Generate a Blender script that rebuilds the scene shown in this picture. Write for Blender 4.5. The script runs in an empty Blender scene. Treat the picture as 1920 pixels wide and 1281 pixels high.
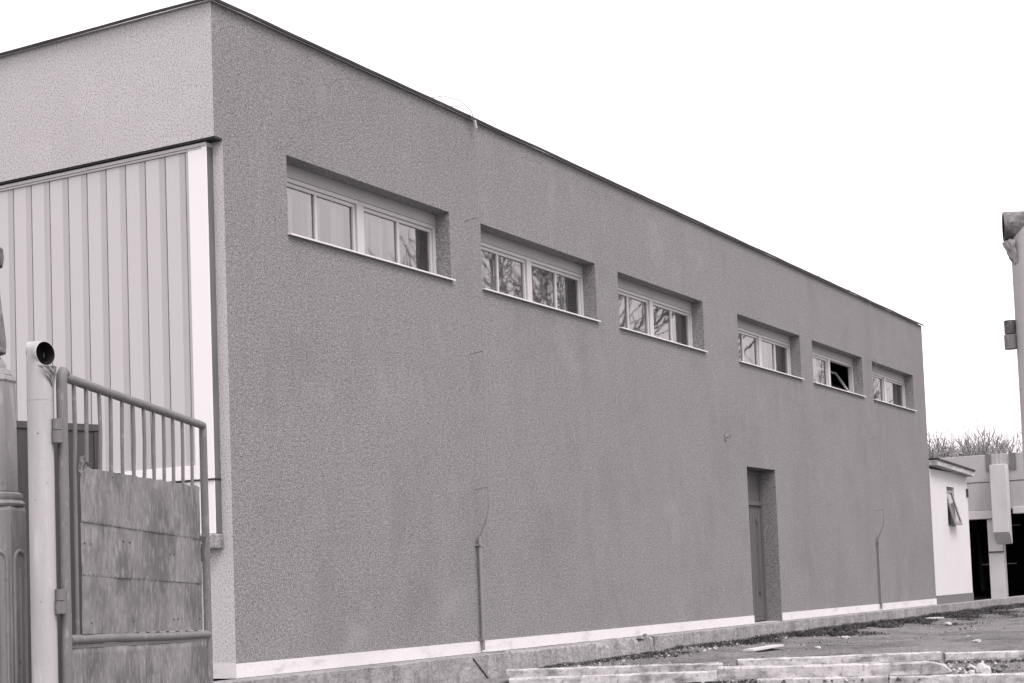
import bpy, bmesh, math, random
from math import sin, cos, pi, radians
from mathutils import Vector, Matrix, noise
rnd = random.Random(7)
S = bpy.context.scene
COL = S.collection

# ------------------------------------------------------------------ camera
CAM = Vector((-12.1987, -9.9284, 0.77235))
CR = Vector((0.490199, -0.870816, -0.037215))
CU = Vector((-0.039286, -0.064728, 0.997129))
CF = Vector((0.870725, 0.487329, 0.065940))
FPX, CXP, CYP = 3018.75, 960.0, 901.6           # in pixels of the 1920 x 1281 photograph
cd = bpy.data.cameras.new('camera')
cam = bpy.data.objects.new('camera', cd)
COL.objects.link(cam)
cam.matrix_world = Matrix(((CR.x, CU.x, -CF.x, CAM.x), (CR.y, CU.y, -CF.y, CAM.y), (CR.z, CU.z, -CF.z, CAM.z), (0, 0, 0, 1)))
cd.sensor_width = 36.0
cd.lens = FPX / 1920 * 36
cd.shift_y = (CYP - 640.5) / 1920
cd.clip_start = 0.1
cd.clip_end = 3000
S.camera = cam

# ------------------------------------------------------------------ light: a bright white overcast sky, a broad soft sun from the left
TINT = (1.0, 0.908, 0.945)                         # the mauve tone of the old print
SUN_EL, SUN_AZ = radians(56), math.atan2(-1.0, -0.45)
w = bpy.data.worlds.new('World'); S.world = w; w.use_nodes = True
nt = w.node_tree; nt.nodes.clear()
sky = nt.nodes.new('ShaderNodeTexSky'); sky.sky_type = 'NISHITA'; sky.sun_disc = False
sky.sun_elevation = SUN_EL; sky.sun_rotation = pi / 2 - SUN_AZ
sky.air_density = 1.0; sky.dust_density = 4.0
hs = nt.nodes.new('ShaderNodeHueSaturation'); hs.inputs['Saturation'].default_value = 0.0
mx = nt.nodes.new('ShaderNodeMix'); mx.data_type = 'RGBA'; mx.blend_type = 'MIX'; mx.inputs[0].default_value = 0.55
mx.inputs[7].default_value = (13.5, 13.5, 13.5, 1)   # thin even cloud over the clear-sky gradient
tn = nt.nodes.new('ShaderNodeMix'); tn.data_type = 'RGBA'; tn.blend_type = 'MULTIPLY'; tn.inputs[0].default_value = 1
tn.inputs[7].default_value = (*TINT, 1)
bg = nt.nodes.new('ShaderNodeBackground'); bg.inputs[1].default_value = 0.10
wo = nt.nodes.new('ShaderNodeOutputWorld')
nt.links.new(sky.outputs[0], hs.inputs['Color']); nt.links.new(hs.outputs[0], mx.inputs[6])
nt.links.new(mx.outputs[2], tn.inputs[6]); nt.links.new(tn.outputs[2], bg.inputs[0]); nt.links.new(bg.outputs[0], wo.inputs[0])
sl = bpy.data.lights.new('sun', 'SUN'); sl.energy = 1.45; sl.angle = radians(25)
sl.color = (1.0, 0.915, 0.94)
so = bpy.data.objects.new('sun', sl); COL.objects.link(so)
sd = Vector((cos(SUN_EL) * cos(SUN_AZ), cos(SUN_EL) * sin(SUN_AZ), sin(SUN_EL)))
so.rotation_euler = (-sd).to_track_quat('-Z', 'Y').to_euler(); so.location = (-20, -20, 30)
S.view_settings.view_transform = 'Standard'; S.view_settings.look = 'None'
S.view_settings.exposure = 0.85; S.view_settings.gamma = 1
S.cycles.max_bounces = 8; S.cycles.transparent_max_bounces = 12

# ------------------------------------------------------------------ helpers
def at(px, py, axis, val):
    """point of the place seen at a photo pixel, on the plane axis=val"""
    d = CF + CR * ((px - CXP) / FPX) - CU * ((py - CYP) / FPX)
    return CAM + d * ((val - CAM[axis]) / d[axis])
def deep(px, py, D):
    return CAM + (CF + CR * ((px - CXP) / FPX) - CU * ((py - CYP) / FPX)) * D

class MB:
    def __init__(self): self.v = []; self.f = []; self.m = []
    def add(self, vs, fs, mi=0):
        b = len(self.v); self.v += [Vector(p) for p in vs]
        self.f += [tuple(b + i for i in f) for f in fs]; self.m += [mi] * len(fs); return self
    def box(self, x0, y0, z0, x1, y1, z1, mi=0):
        vs = [(x0,y0,z0),(x1,y0,z0),(x1,y1,z0),(x0,y1,z0),(x0,y0,z1),(x1,y0,z1),(x1,y1,z1),(x0,y1,z1)]
        return self.add(vs, [(3,2,1,0),(4,5,6,7),(0,1,5,4),(1,2,6,5),(2,3,7,6),(3,0,4,7)], mi)
    def obox(self, o, ax, ay, az, mi=0):
        o, ax, ay, az = map(Vector, (o, ax, ay, az))
        vs = [o, o+ax, o+ax+ay, o+ay, o+az, o+ax+az, o+ax+ay+az, o+ay+az]
        return self.add(vs, [(3,2,1,0),(4,5,6,7),(0,1,5,4),(1,2,6,5),(2,3,7,6),(3,0,4,7)], mi)
    def tube(self, pts, rads, n=10, cap=True, mi=0, ref=None):
        pts = [Vector(p) for p in pts]
        if not hasattr(rads, '__len__'): rads = [rads] * len(pts)
        rings = []
        prev = None
        for i, p in enumerate(pts):
            a = pts[max(i-1, 0)]; c = pts[min(i+1, len(pts)-1)]
            t = (c - a).normalized()
            if prev is None:
                u = Vector(ref) if ref else (Vector((0,0,1)) if abs(t.z) < .9 else Vector((1,0,0)))
            else: u = prev
            u = (u - t * u.dot(t)).normalized(); prev = u; vv = t.cross(u)
            rings.append([p + (u * cos(2*pi*k/n) + vv * sin(2*pi*k/n)) * rads[i] for k in range(n)])
        vs = [q for r in rings for q in r]; fs = []
        for i in range(len(pts)-1):
            for k in range(n):
                k2 = (k+1) % n
                fs.append((i*n+k, i*n+k2, (i+1)*n+k2, (i+1)*n+k))
        if cap:
            fs.append(tuple(range(n-1, -1, -1))); fs.append(tuple((len(pts)-1)*n + k for k in range(n)))
        return self.add(vs, fs, mi)
    def lathe(self, c, prof, n=24, rot0=0.0, mi=0):
        c = Vector(c); vs = []; fs = []
        for r, z in prof:
            for k in range(n):
                a = rot0 + 2*pi*k/n; vs.append(c + Vector((r*cos(a), r*sin(a), z)))
        for i in range(len(prof)-1):
            for k in range(n):
                k2 = (k+1) % n; fs.append((i*n+k, i*n+k2, (i+1)*n+k2, (i+1)*n+k))
        fs.append(tuple(range(n-1, -1, -1))); fs.append(tuple((len(prof)-1)*n + k for k in range(n)))
        return self.add(vs, fs, mi)
    def build(self, name, mats, parent=None, loc=None, smooth=False, bevel=0.0, fixn=True):
        if not isinstance(mats, (list, tuple)): mats = [mats]
        off = Vector((0,0,0))
        if parent is not None:
            p = parent
            while p is not None: off += p.location; p = p.parent
        if loc is not None: loc = Vector(loc)
        else: loc = Vector((0,0,0)) if parent is not None else (sum(self.v, Vector()) / len(self.v))
        if parent is None and loc is not None:
            loc = Vector((loc.x, loc.y, min(v.z for v in self.v)))
        else: loc = loc - off if loc.length else loc
        base = off + loc
        me = bpy.data.meshes.new(name)
        me.from_pydata([v - base for v in self.v], [], self.f)
        for mt in mats: me.materials.append(mt)
        for p, mi in zip(me.polygons, self.m):
            p.material_index = mi; p.use_smooth = smooth
        if fixn: bm = bmesh.new(); bm.from_mesh(me); bmesh.ops.recalc_face_normals(bm, faces=bm.faces); bm.to_mesh(me); bm.free()
        if smooth: me.set_sharp_from_angle(angle=radians(40))
        o = bpy.data.objects.new(name, me); COL.objects.link(o)
        o.location = loc
        if parent is not None: o.parent = parent
        if bevel:
            b = o.modifiers.new('bevel', 'BEVEL'); b.width = bevel; b.segments = 2; b.limit_method = 'ANGLE'; b.angle_limit = radians(50)
        return o
def tag(o, label=None, cat=None, group=None, kind=None):
    for k, v in (('label', label), ('category', cat), ('group', group), ('kind', kind)):
        if v: o[k] = v
    return o
def empty(name, loc):
    o = bpy.data.objects.new(name, None); o.location = loc; o.empty_display_size = .2; COL.objects.link(o); return o
def copy_tree(o, parent=None):
    c = o.copy(); COL.objects.link(c); c.parent = parent
    for ch in list(o.children): copy_tree(ch, c)
    return c

# ------------------------------------------------------------------ materials
def mat(name, base, rough=.8, metal=0.0, layers=(), bump=None, spec=.3):
    """layers: (kind, scale or (sx,sy,sz), colour value, lo, hi, strength)  grey-scale layers mixed over the base"""
    m = bpy.data.materials.new(name); m.use_nodes = True
    n = m.node_tree.nodes; l = m.node_tree.links
    b = n['Principled BSDF']; b.inputs['Roughness'].default_value = rough; b.inputs['Metallic'].default_value = metal
    b.inputs['Specular IOR Level'].default_value = spec
    tc = n.new('ShaderNodeTexCoord')
    cur = n.new('ShaderNodeRGB'); cur.outputs[0].default_value = (base, base, base, 1); cur = cur.outputs[0]
    def tex(kind, sc):
        mp = n.new('ShaderNodeMapping'); l.new(tc.outputs['Object'], mp.inputs[0])
        if hasattr(sc, '__len__'): mp.inputs['Scale'].default_value = sc
        else: mp.inputs['Scale'].default_value = (sc, sc, sc)
        if kind == 'noise':
            t = n.new('ShaderNodeTexNoise'); t.inputs['Scale'].default_value = 1; t.inputs['Detail'].default_value = 4; t.inputs['Roughness'].default_value = .6
            l.new(mp.outputs[0], t.inputs['Vector']); return t.outputs['Fac']
        if kind == 'grain':
            t = n.new('ShaderNodeTexNoise'); t.inputs['Scale'].default_value = 1; t.inputs['Detail'].default_value = 1.5
            l.new(mp.outputs[0], t.inputs['Vector']); return t.outputs['Fac']
        t = n.new('ShaderNodeTexVoronoi'); t.inputs['Scale'].default_value = 1
        l.new(mp.outputs[0], t.inputs['Vector']); return t.outputs['Distance']
    for kind, sc, val, lo, hi, st in layers:
        r = n.new('ShaderNodeMapRange'); l.new(tex(kind, sc), r.inputs[0])
        r.inputs[1].default_value = lo; r.inputs[2].default_value = hi; r.inputs[3].default_value = 0; r.inputs[4].default_value = st
        mxx = n.new('ShaderNodeMix'); mxx.data_type = 'RGBA'; l.new(r.outputs[0], mxx.inputs[0]); l.new(cur, mxx.inputs[6])
        mxx.inputs[7].default_value = (val, val, val, 1); cur = mxx.outputs[2]
    l.new(cur, b.inputs['Base Color'])
    if bump:
        kind, sc, st, dist = bump
        bp = n.new('ShaderNodeBump'); bp.inputs['Strength'].default_value = st; bp.inputs['Distance'].default_value = dist
        l.new(tex(kind, sc), bp.inputs['Height']); l.new(bp.outputs[0], b.inputs['Normal'])
    return m
M = {}
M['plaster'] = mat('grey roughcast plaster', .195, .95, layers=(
    ('noise', (.5, .5, .4), .150, .42, .72, .6), ('noise', (2.2, 2.2, 1.1), .245, .5, .8, .5), ('noise', (6, 6, 4), .150, .52, .8, .5),
    ('grain', 60, .065, .49, .67, .82), ('grain', 76, .43, .52, .70, .75), ('grain', (17, 17, 36), .10, .48, .72, .42), ('grain', (23, 23, 50), .34, .51, .74, .42),
    ('noise', (1.1, 1.1, .35), .145, .57, .76, .45), ('noise', (1.0, 1.0, .8), .140, .55, .76, .28), ('noise', (.8, .8, .9), .27, .60, .74, .4), ('voronoi', 2.3, .55, .022, .014, .9)),
    bump=('grain', 60, .5, .007), spec=.08)
M['plaster_front_lit'] = mat('roughcast plaster in brighter front tone', .47, .95, layers=(  # paler front tone; its stronger light is partly put into the colour
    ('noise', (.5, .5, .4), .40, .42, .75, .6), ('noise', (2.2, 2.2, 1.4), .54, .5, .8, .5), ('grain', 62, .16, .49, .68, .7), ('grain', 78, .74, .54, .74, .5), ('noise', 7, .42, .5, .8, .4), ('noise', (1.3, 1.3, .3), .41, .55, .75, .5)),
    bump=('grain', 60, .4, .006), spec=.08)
M['plinth'] = mat('pale smooth plinth render', .58, .9, layers=(('noise', (.8, .8, 2), .48, .45, .75, .5), ('noise', (2.5, 2.5, 7), .34, .54, .74, .6), ('grain', 30, .40, .55, .75, .3)), bump=('noise', 14, .3, .01))
M['white_render'] = mat('white render', .56, .9, layers=(('noise', 1.2, .48, .45, .75, .4), ('grain', 40, .42, .55, .75, .3)))
M['flashing'] = mat('dark roof flashing', .018, .6, layers=(('noise', 3, .05, .5, .8, .5),))
M['roof_felt'] = mat('roof felt', .08, .9, layers=(('noise', 2, .14, .4, .8, .5),))
M['concrete'] = mat('weathered concrete', .30, .92, layers=(
    ('noise', 2.2, .16, .42, .7, .7), ('noise', (11, 11, 2.2), .11, .47, .70, .6), ('noise', 4.5, .12, .52, .72, .6), ('grain', 38, .42, .55, .75, .5), ('grain', 60, .14, .58, .75, .6)),
    bump=('noise', 13, .9, .035), spec=.15)
M['concrete_pale'] = mat('pale precast concrete', .46, .9, layers=(
    ('noise', (2, 2, 6), .20, .5, .78, .6), ('noise', (4, 4, 9), .11, .47, .70, .8), ('noise', 26, .07, .58, .70, .7), ('grain', 45, .15, .6, .78, .5)), bump=('noise', 18, .5, .015), spec=.15)
M['precast'] = mat('precast hall panels', .38, .92, layers=(('noise', 1.1, .30, .42, .7, .6), ('noise', (5, 5, 1), .28, .5, .8, .4), ('grain', 20, .26, .55, .75, .4)))
M['precast_post'] = mat('precast hall post', .48, .92, layers=(('noise', 1.5, .36, .42, .7, .5),))
M['grey_render'] = mat('grey plinth render', .15, .95, layers=(('grain', 25, .12, .5, .7, .5),))
M['frame'] = mat('pale window paint', .40, .45, layers=(('noise', 4, .33, .45, .75, .4),), spec=.4)
M['frame_white'] = mat('white painted metal', .74, .4, layers=(('noise', (2, 2, .7), .72, .5, .8, .35),), spec=.4)
M['shutter_box'] = mat('roller shutter box paint', .33, .6, layers=(('noise', 3, .29, .45, .75, .4),))
M['sill'] = mat('pale metal sill', .55, .4, layers=(('noise', 5, .6, .5, .8, .5),), spec=.5)
M['door'] = mat('grey door paint', .09, .55, layers=(('noise', (14, 14, .9), .065, .45, .75, .5),), spec=.3)
M['iron'] = mat('dark iron', .05, .6, layers=(('noise', 20, .1, .5, .8, .5),))
M['conduit'] = mat('grey conduit', .20, .5, layers=(('noise', (30, 30, 4), .18, .5, .75, .6),))
M['cable'] = mat('pale cable', .22, .5)
M['curtain'] = mat('pale curtain cloth', .82, .95, layers=(('noise', (5, 5, .5), .42, .42, .7, .6),))
M['interior'] = mat('dim room', .25, .95)
M['black_room'] = mat('dark hall interior', .055, .95)  # near-black, the darkness of unlit interiors put into the colour
M['channel'] = mat('ribbed cast glass', .47, .28, layers=(('noise', (.5, .5, .3), .45, .4, .75, .6), ('grain', (60, 60, 25), .48, .5, .75, .35)), spec=.5)
M['channel_seam'] = mat('channel glass seam', .25, .4, layers=(('noise', 6, .36, .4, .7, .5),), spec=.4)
M['channel_flange'] = mat('channel glass over its flange', .36, .3, layers=(('noise', (9, 9, .4), .44, .45, .75, .6),), spec=.5)
M['bay_side_shade'] = mat('dark shade tone of the bay side', .11, .6, layers=(('noise', (6, 6, 1), .18, .45, .75, .6),))  # shade on the side of the bay, put into a dark colour
M['post_paint'] = mat('old grey post paint', .36, .55, layers=(
    ('noise', (9, 9, 1.2), .27, .42, .72, .75), ('noise', (22, 22, 3), .56, .55, .8, .5), ('noise', 30, .10, .66, .74, .85), ('noise', (5, 5, .5), .25, .58, .8, .5)),
    bump=('noise', 26, .25, .006), spec=.35)
M['torn'] = mat('torn flaked paint', .30, .75, layers=(('noise', 26, .12, .45, .68, .8), ('noise', 60, .5, .55, .75, .5)), bump=('noise', 40, .7, .01))
M['stained'] = mat('sooty stained post paint', .17, .7, layers=(('noise', (10, 10, 7), .06, .42, .62, .85), ('noise', 40, .4, .55, .75, .6), ('noise', 60, .03, .6, .72, .7)), bump=('noise', 30, .6, .01))
M['gate_paint'] = mat('worn grey gate paint', .15, .6, layers=(
    ('noise', (8, 8, 2), .12, .42, .7, .7), ('noise', (34, 34, 12), .36, .56, .78, .6), ('noise', 45, .06, .62, .72, .7)), bump=('noise', 40, .3, .004))
M['gate_sheet'] = mat('stained gate sheet steel', .195, .65, layers=(
    ('noise', (2.8, 2.8, 2.2), .080, .44, .60, .85), ('noise', (7, 7, 5.5), .105, .48, .68, .65), ('grain', (40, 40, 30), .11, .5, .72, .5), ('noise', (30, 30, 11), .33, .50, .72, .55), ('noise', (36, 36, 14), .06, .55, .75, .55), ('noise', 50, .05, .68, .76, .8)),
    bump=('noise', (5, 5, 3), .35, .02))
M['rust'] = mat('torn rusty metal', .10, .8, layers=(('noise', 30, .36, .45, .7, .8),), bump=('noise', 30, .8, .02))
M['hole'] = mat('shade-dark pipe bore', .012, .9)  # near-black, the shade inside the pipe put into its colour
M['cast_iron'] = mat('painted cast iron', .23, .55, layers=(
    ('noise', (9, 9, 1.5), .12, .42, .7, .7), ('noise', (20, 20, 4), .50, .56, .8, .5), ('noise', 30, .05, .62, .74, .7)), bump=('noise', 30, .3, .006), spec=.4)
M['black_iron'] = mat('blackened cast iron', .06, .6, layers=(('noise', 18, .26, .52, .76, .7),), bump=('noise', 24, .6, .01), spec=.4)
M['board'] = mat('dark sheet steel hoarding', .04, .75, layers=(('noise', (9, 9, 1.2), .065, .42, .72, .7), ('noise', 14, .03, .55, .75, .6)))
M['dirt'] = mat('trodden dirt', .185, .97, layers=(
    ('noise', .7, .08, .42, .68, .9), ('noise', (3.5, 3.5, 3), .07, .5, .7, .7), ('noise', (2.5, 6, 3), .21, .5, .75, .6), ('grain', 22, .05, .54, .74, .7), ('grain', 36, .38, .6, .76, .65), ('voronoi', 4.5, .62, .10, .07, .8)),
    bump=('noise', 9, .9, .05), spec=.1)
M['beam_shade'] = mat('clods in beam shadow tone', .035, .95, layers=(('noise', 12, .09, .5, .75, .7),))  # near-black clods painting the shadow gaps under the beams
M['grass'] = mat('dull dry grass', .045, .9, layers=(('noise', 3, .12, .45, .65, .9),))
M['stone'] = mat('pale rubble', .42, .9, layers=(('noise', 14, .32, .45, .7, .7),), bump=('noise', 20, .6, .02))
M['rubble_dark'] = mat('dark rubble', .12, .9, layers=(('noise', 14, .3, .5, .72, .7),), bump=('noise', 20, .6, .02))
M['wood_pale'] = mat('pale board', .5, .8, layers=(('noise', (3, 30, 30), .5, .45, .7, .6),))
M['bark'] = mat('grey bark', .17, .95, layers=(('noise', (8, 8, 2), .1, .4, .7, .6),))
M['far_twigs'] = mat('pale far twigs', .24, .95, layers=(('noise', 1, .11, .4, .7, .6),))
def glass_mat():
    m = bpy.data.materials.new('window glass'); m.use_nodes = True
    n = m.node_tree.nodes; l = m.node_tree.links; n.clear()
    o = n.new('ShaderNodeOutputMaterial'); mx = n.new('ShaderNodeMixShader'); t = n.new('ShaderNodeBsdfTransparent'); g = n.new('ShaderNodeBsdfGlossy')
    f = n.new('ShaderNodeFresnel'); f.inputs['IOR'].default_value = 3.1
    g.inputs['Roughness'].default_value = .02; g.inputs['Color'].default_value = (.95,.95,.95,1); t.inputs['Color'].default_value = (.96,.96,.96,1)
    tc = n.new('ShaderNodeTexCoord'); ns = n.new('ShaderNodeTexNoise'); ns.inputs['Scale'].default_value = 2.5
    bp = n.new('ShaderNodeBump'); bp.inputs['Strength'].default_value = .05; bp.inputs['Distance'].default_value = .01
    l.new(tc.outputs['Object'], ns.inputs['Vector']); l.new(ns.outputs['Fac'], bp.inputs['Height']); l.new(bp.outputs[0], g.inputs['Normal'])
    l.new(f.outputs[0], mx.inputs[0]); l.new(t.outputs[0], mx.inputs[1]); l.new(g.outputs[0], mx.inputs[2]); l.new(mx.outputs[0], o.inputs[0]); return m
M['glass'] = glass_mat()

# ------------------------------------------------------------------ ground
def smooth(a, b, x):
    t = min(1, max(0, (x - a) / (b - a))); return t*t*(3-2*t)
def zg(x, y):
    D = (Vector((x, y, 0)) - CAM).dot(CF)
    z = -.85 + .51 * smooth(9.5, 16.2, D)
    near = smooth(-2.2, -.3, y) * smooth(4.5, 6.0, x)             # the yard rises a little to the walkway
    z += .055 * near
    if z > -.6:
        n = noise.noise(Vector((x*.9, y*.9, 0))) * .03 + noise.noise(Vector((x*2.7, y*2.7, 4))) * .022
        z += n * smooth(400, 60, D)
    if D > 17.4: z += .035 * smooth(17.4, 18.6, D)
    return z
def spaced(a, b, da, far):
    out = []; p = a
    while p < b: out.append(p); p += da
    out.append(b)
    lo, hi, s = [], [], da
    q = a
    while q > -far: s *= 1.5; q -= s; lo.append(q)
    q = b; s = da
    while q < far: s *= 1.5; q += s; hi.append(q)
    return lo[::-1] + out + hi
gx = spaced(-7, 34, .16, 500); gy = spaced(-8.5, .4, .16, 500)
g = MB(); vs = [(x, y, zg(x, y)) for x in gx for y in gy]; ny = len(gy)
g.add(vs, [(i*ny+j, (i+1)*ny+j, (i+1)*ny+j+1, i*ny+j+1) for i in range(len(gx)-1) for j in range(ny-1)])
go = g.build('ground', M['dirt'], smooth=True); tag(go, 'bare trodden dirt yard sloping down to the gate', 'ground', kind='structure')

# raised concrete walkway along the long wall, in cast lengths with chipped edges
def chipped(x0, x1, yf, z0, z1, yb, seed, chip=.02, n=None, top=0.0):
    m = MB(); n = n or max(4, int((x1-x0)/.09)); r = random.Random(seed)
    rows = []
    for i in range(n+1):
        x = x0 + (x1-x0)*i/n
        c = chip * (abs(noise.noise(Vector((x*2.3, seed, 0)))) * 1.6 + .5*r.random())
        dz = top * noise.noise(Vector((x*1.4, seed*3.1, 2)))
        rows.append([(x, yb, z0), (x, yb, z1+dz*.3), (x, yf + c*1.6, z1+dz), (x, yf + c*.4, z1 + dz - c*1.1), (x, yf + .006*r.random(), (z0+z1)/2), (x, yf - .01, z0)])
    k = 6; vs = [p for row in rows for p in row]
    fs = [(i*k+j, i*k+(j+1) % k, (i+1)*k+(j+1) % k, (i+1)*k+j) for i in range(n) for j in range(k)]
    fs += [tuple(range(k)), tuple(n*k + j for j in range(k-1, -1, -1))]
    return m.add(vs, fs)
wk = MB()
for i, (a, b, yf, ch, tp) in enumerate(((-2.2, 4.68, -.34, .012, .004), (4.69, 7.12, -.31, .05, .03), (7.13, 9.0, -.30, .085, .045), (9.02, 13.6, -.30, .012, .004),
                            (13.62, 19.2, -.30, .012, .004), (19.22, 25.2, -.30, .015, .006), (25.22, 31, -.30, .012, .004), (31.02, 40, -.30, .012, .0))):
    c = chipped(a, b, yf, -1.1 if a < 1 else -.6, -.004, -.004, i+3, ch, n=int((b-a)/.05), top=tp); wk.add(c.v, c.f)
for (x, z, s) in ((8.62, -.02, .06), (8.80, -.015, .075)):     # lump of broken mortar on the edge
    wk.add([(x-s, -.30, z), (x+s, -.30, z), (x+s*.7, -.2, z), (x-s*.6, -.2, z), (x-s*.4, -.28, z+s*.8), (x+s*.5, -.27, z+s*.6), (x+s*.2, -.22, z+s*.7)],
           [(0,1,5,4), (1,2,6,5), (2,3,6), (3,0,4), (3,4,6), (4,5,6), (0,3,2,1)])
wo_ = wk.build('walkway', M['concrete']); tag(wo_, 'raised concrete walkway with chipped edge along the long wall', 'walkway', kind='structure')

# ------------------------------------------------------------------ the long building
H, HF, HP, L, WT = 6.6, 5.255, .139, 25.71, .32
ZT, ZB, WW = 5.317, 4.487, 3.21
WX = (1.02, 4.975, 8.925, 13.67, 17.58, 21.50)
DX0, DX1, DZ = 13.79, 15.18, 2.689
B = empty('factory_building', (0, 0, 0))
tag(B, 'long flat roofed workshop with grey roughcast side wall and six strip windows', 'building')
def wall_xz(x0, x1, z0, z1, holes, y0, y1, endmat=0):
    """wall between y0 (outer) and y1 with rectangular holes; the end face at x0 takes material endmat"""
    xs = sorted({x0, x1, *[h[0] for h in holes], *[h[1] for h in holes]}); zs = sorted({z0, z1, *[h[2] for h in holes], *[h[3] for h in holes]})
    solid = lambda i, j: 0 <= i < len(xs)-1 and 0 <= j < len(zs)-1 and not any(h[0] <= xs[i] < h[1] and h[2] <= zs[j] < h[3] for h in holes)
    m = MB(); ny_ = len(zs); vid = {}
    def V(i, j, k):
        if (i, j, k) not in vid: vid[(i, j, k)] = len(m.v); m.v.append(Vector((xs[i], (y0, y1)[k], zs[j])))
        return vid[(i, j, k)]
    def face(a, mi=0): m.f.append(tuple(a)); m.m.append(mi)
    for i in range(len(xs)-1):
        for j in range(len(zs)-1):
            if not solid(i, j): continue
            face((V(i,j,0), V(i+1,j,0), V(i+1,j+1,0), V(i,j+1,0))); face((V(i,j,1), V(i,j+1,1), V(i+1,j+1,1), V(i+1,j,1)))
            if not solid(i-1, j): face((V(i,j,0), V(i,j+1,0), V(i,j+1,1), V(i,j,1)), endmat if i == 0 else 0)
            if not solid(i+1, j): face((V(i+1,j,0), V(i+1,j,1), V(i+1,j+1,1), V(i+1,j+1,0)))
            if not solid(i, j-1): face((V(i,j,0), V(i,j,1), V(i+1,j,1), V(i+1,j,0)))
            if not solid(i, j+1): face((V(i,j+1,0), V(i+1,j+1,0), V(i+1,j+1,1), V(i,j+1,1)))
    return m
holes = [(x, x+WW, ZB, ZT) for x in WX] + [(DX0, DX1, 0.0, DZ)]
wall_xz(0, L, 0, H, holes, 0, WT, 1).build('side_wall', [M['plaster'], M['plaster_front_lit']], B)
# front: overhanging fascia, wall under the glazed bay
FY = 11.0
mfa = MB()
yf0 = 0.0
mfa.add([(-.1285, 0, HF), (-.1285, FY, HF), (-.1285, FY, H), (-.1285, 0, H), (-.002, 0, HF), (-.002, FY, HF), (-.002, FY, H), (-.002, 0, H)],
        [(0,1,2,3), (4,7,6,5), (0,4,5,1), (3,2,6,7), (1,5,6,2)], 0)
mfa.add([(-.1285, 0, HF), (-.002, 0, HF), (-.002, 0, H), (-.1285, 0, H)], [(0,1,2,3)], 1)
mfa.build('front_fascia', [M['plaster_front_lit'], M['plaster']], B)
MB().box(-.118, .004, HF-.020, -.004, FY, HF-.003).build('drip_flashing', M['flashing'], B)
MB().box(0, WT+.002, 0, .25, FY, 1.24).build('front_wall', M['plaster_front_lit'], B)
MB().box(.26, WT+.002, 1.24, .30, FY, HF).build('room_screen', M['interior'], B)
MB().box(.06, WT+.002, HF, .30, FY, H).build('front_lintel', M['interior'], B)
MB().box(L-.3, WT+.002, 0, L, FY, H).box(.26, FY-.3, 0, L-.302, FY-.002, H).build('rear_wall', M['plaster'], B)
MB().box(.26, WT+.003, 3.0, L-.31, FY-.31, 3.1).build('upper_floor', M['interior'], B)
# roof with its dark metal edge (slightly wavy)
rf = MB().box(-.05, .06, H+.003, L-.05, FY, H+.05).build('roof', M['roof_felt'], B)
ed = MB()
nseg = 64
def edge_strip(p0, p1, outv, n):
    m = MB(); rows = []
    for i in range(n+1):
        p = Vector(p0).lerp(Vector(p1), i/n); wv = .010 * noise.noise(Vector((i*.23, p0[1], 3)))
        o = Vector(outv)
        rows.append([p + Vector((0,0,.022+wv)) , p + o*(.055+.006*noise.noise(Vector((i*.6, 1, 1)))) + Vector((0,0,.014+wv)), p + o*.055 + Vector((0,0,-.014+wv*.6)), p + o*.045 + Vector((0,0,-.015+wv*.6)), p + o*.04 + Vector((0,0,.012+wv)), p + Vector((0,0,.008+wv))])
    k = 6; m.add([q for r in rows for q in r], [(i*k+j, i*k+(j+1) % k, (i+1)*k+(j+1) % k, (i+1)*k+j) for i in range(n) for j in range(k)] + [tuple(range(k)), tuple(n*k+j for j in range(k))])
    return m
a = edge_strip((-.18, 0, H+.004), (L+.02, 0, H+.004), (0, -1, 0), 90); ed.add(a.v, a.f)
a = edge_strip((-.1285, -.05, H+.006), (-.1285, FY, H+.006), (-1, 0, 0), 30); ed.add(a.v, a.f)
ed.build('roof_edge', M['flashing'], rf)
# plinth band
pl = MB()
pl.box(-.012, -.012, 0, DX0, -.0005, HP).box(DX1, -.012, 0, L, -.0005, HP)
pl.box(-.012, -.0004, 0, -.0005, FY, HP)
pl.build('plinth', M['plinth'], B)

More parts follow.
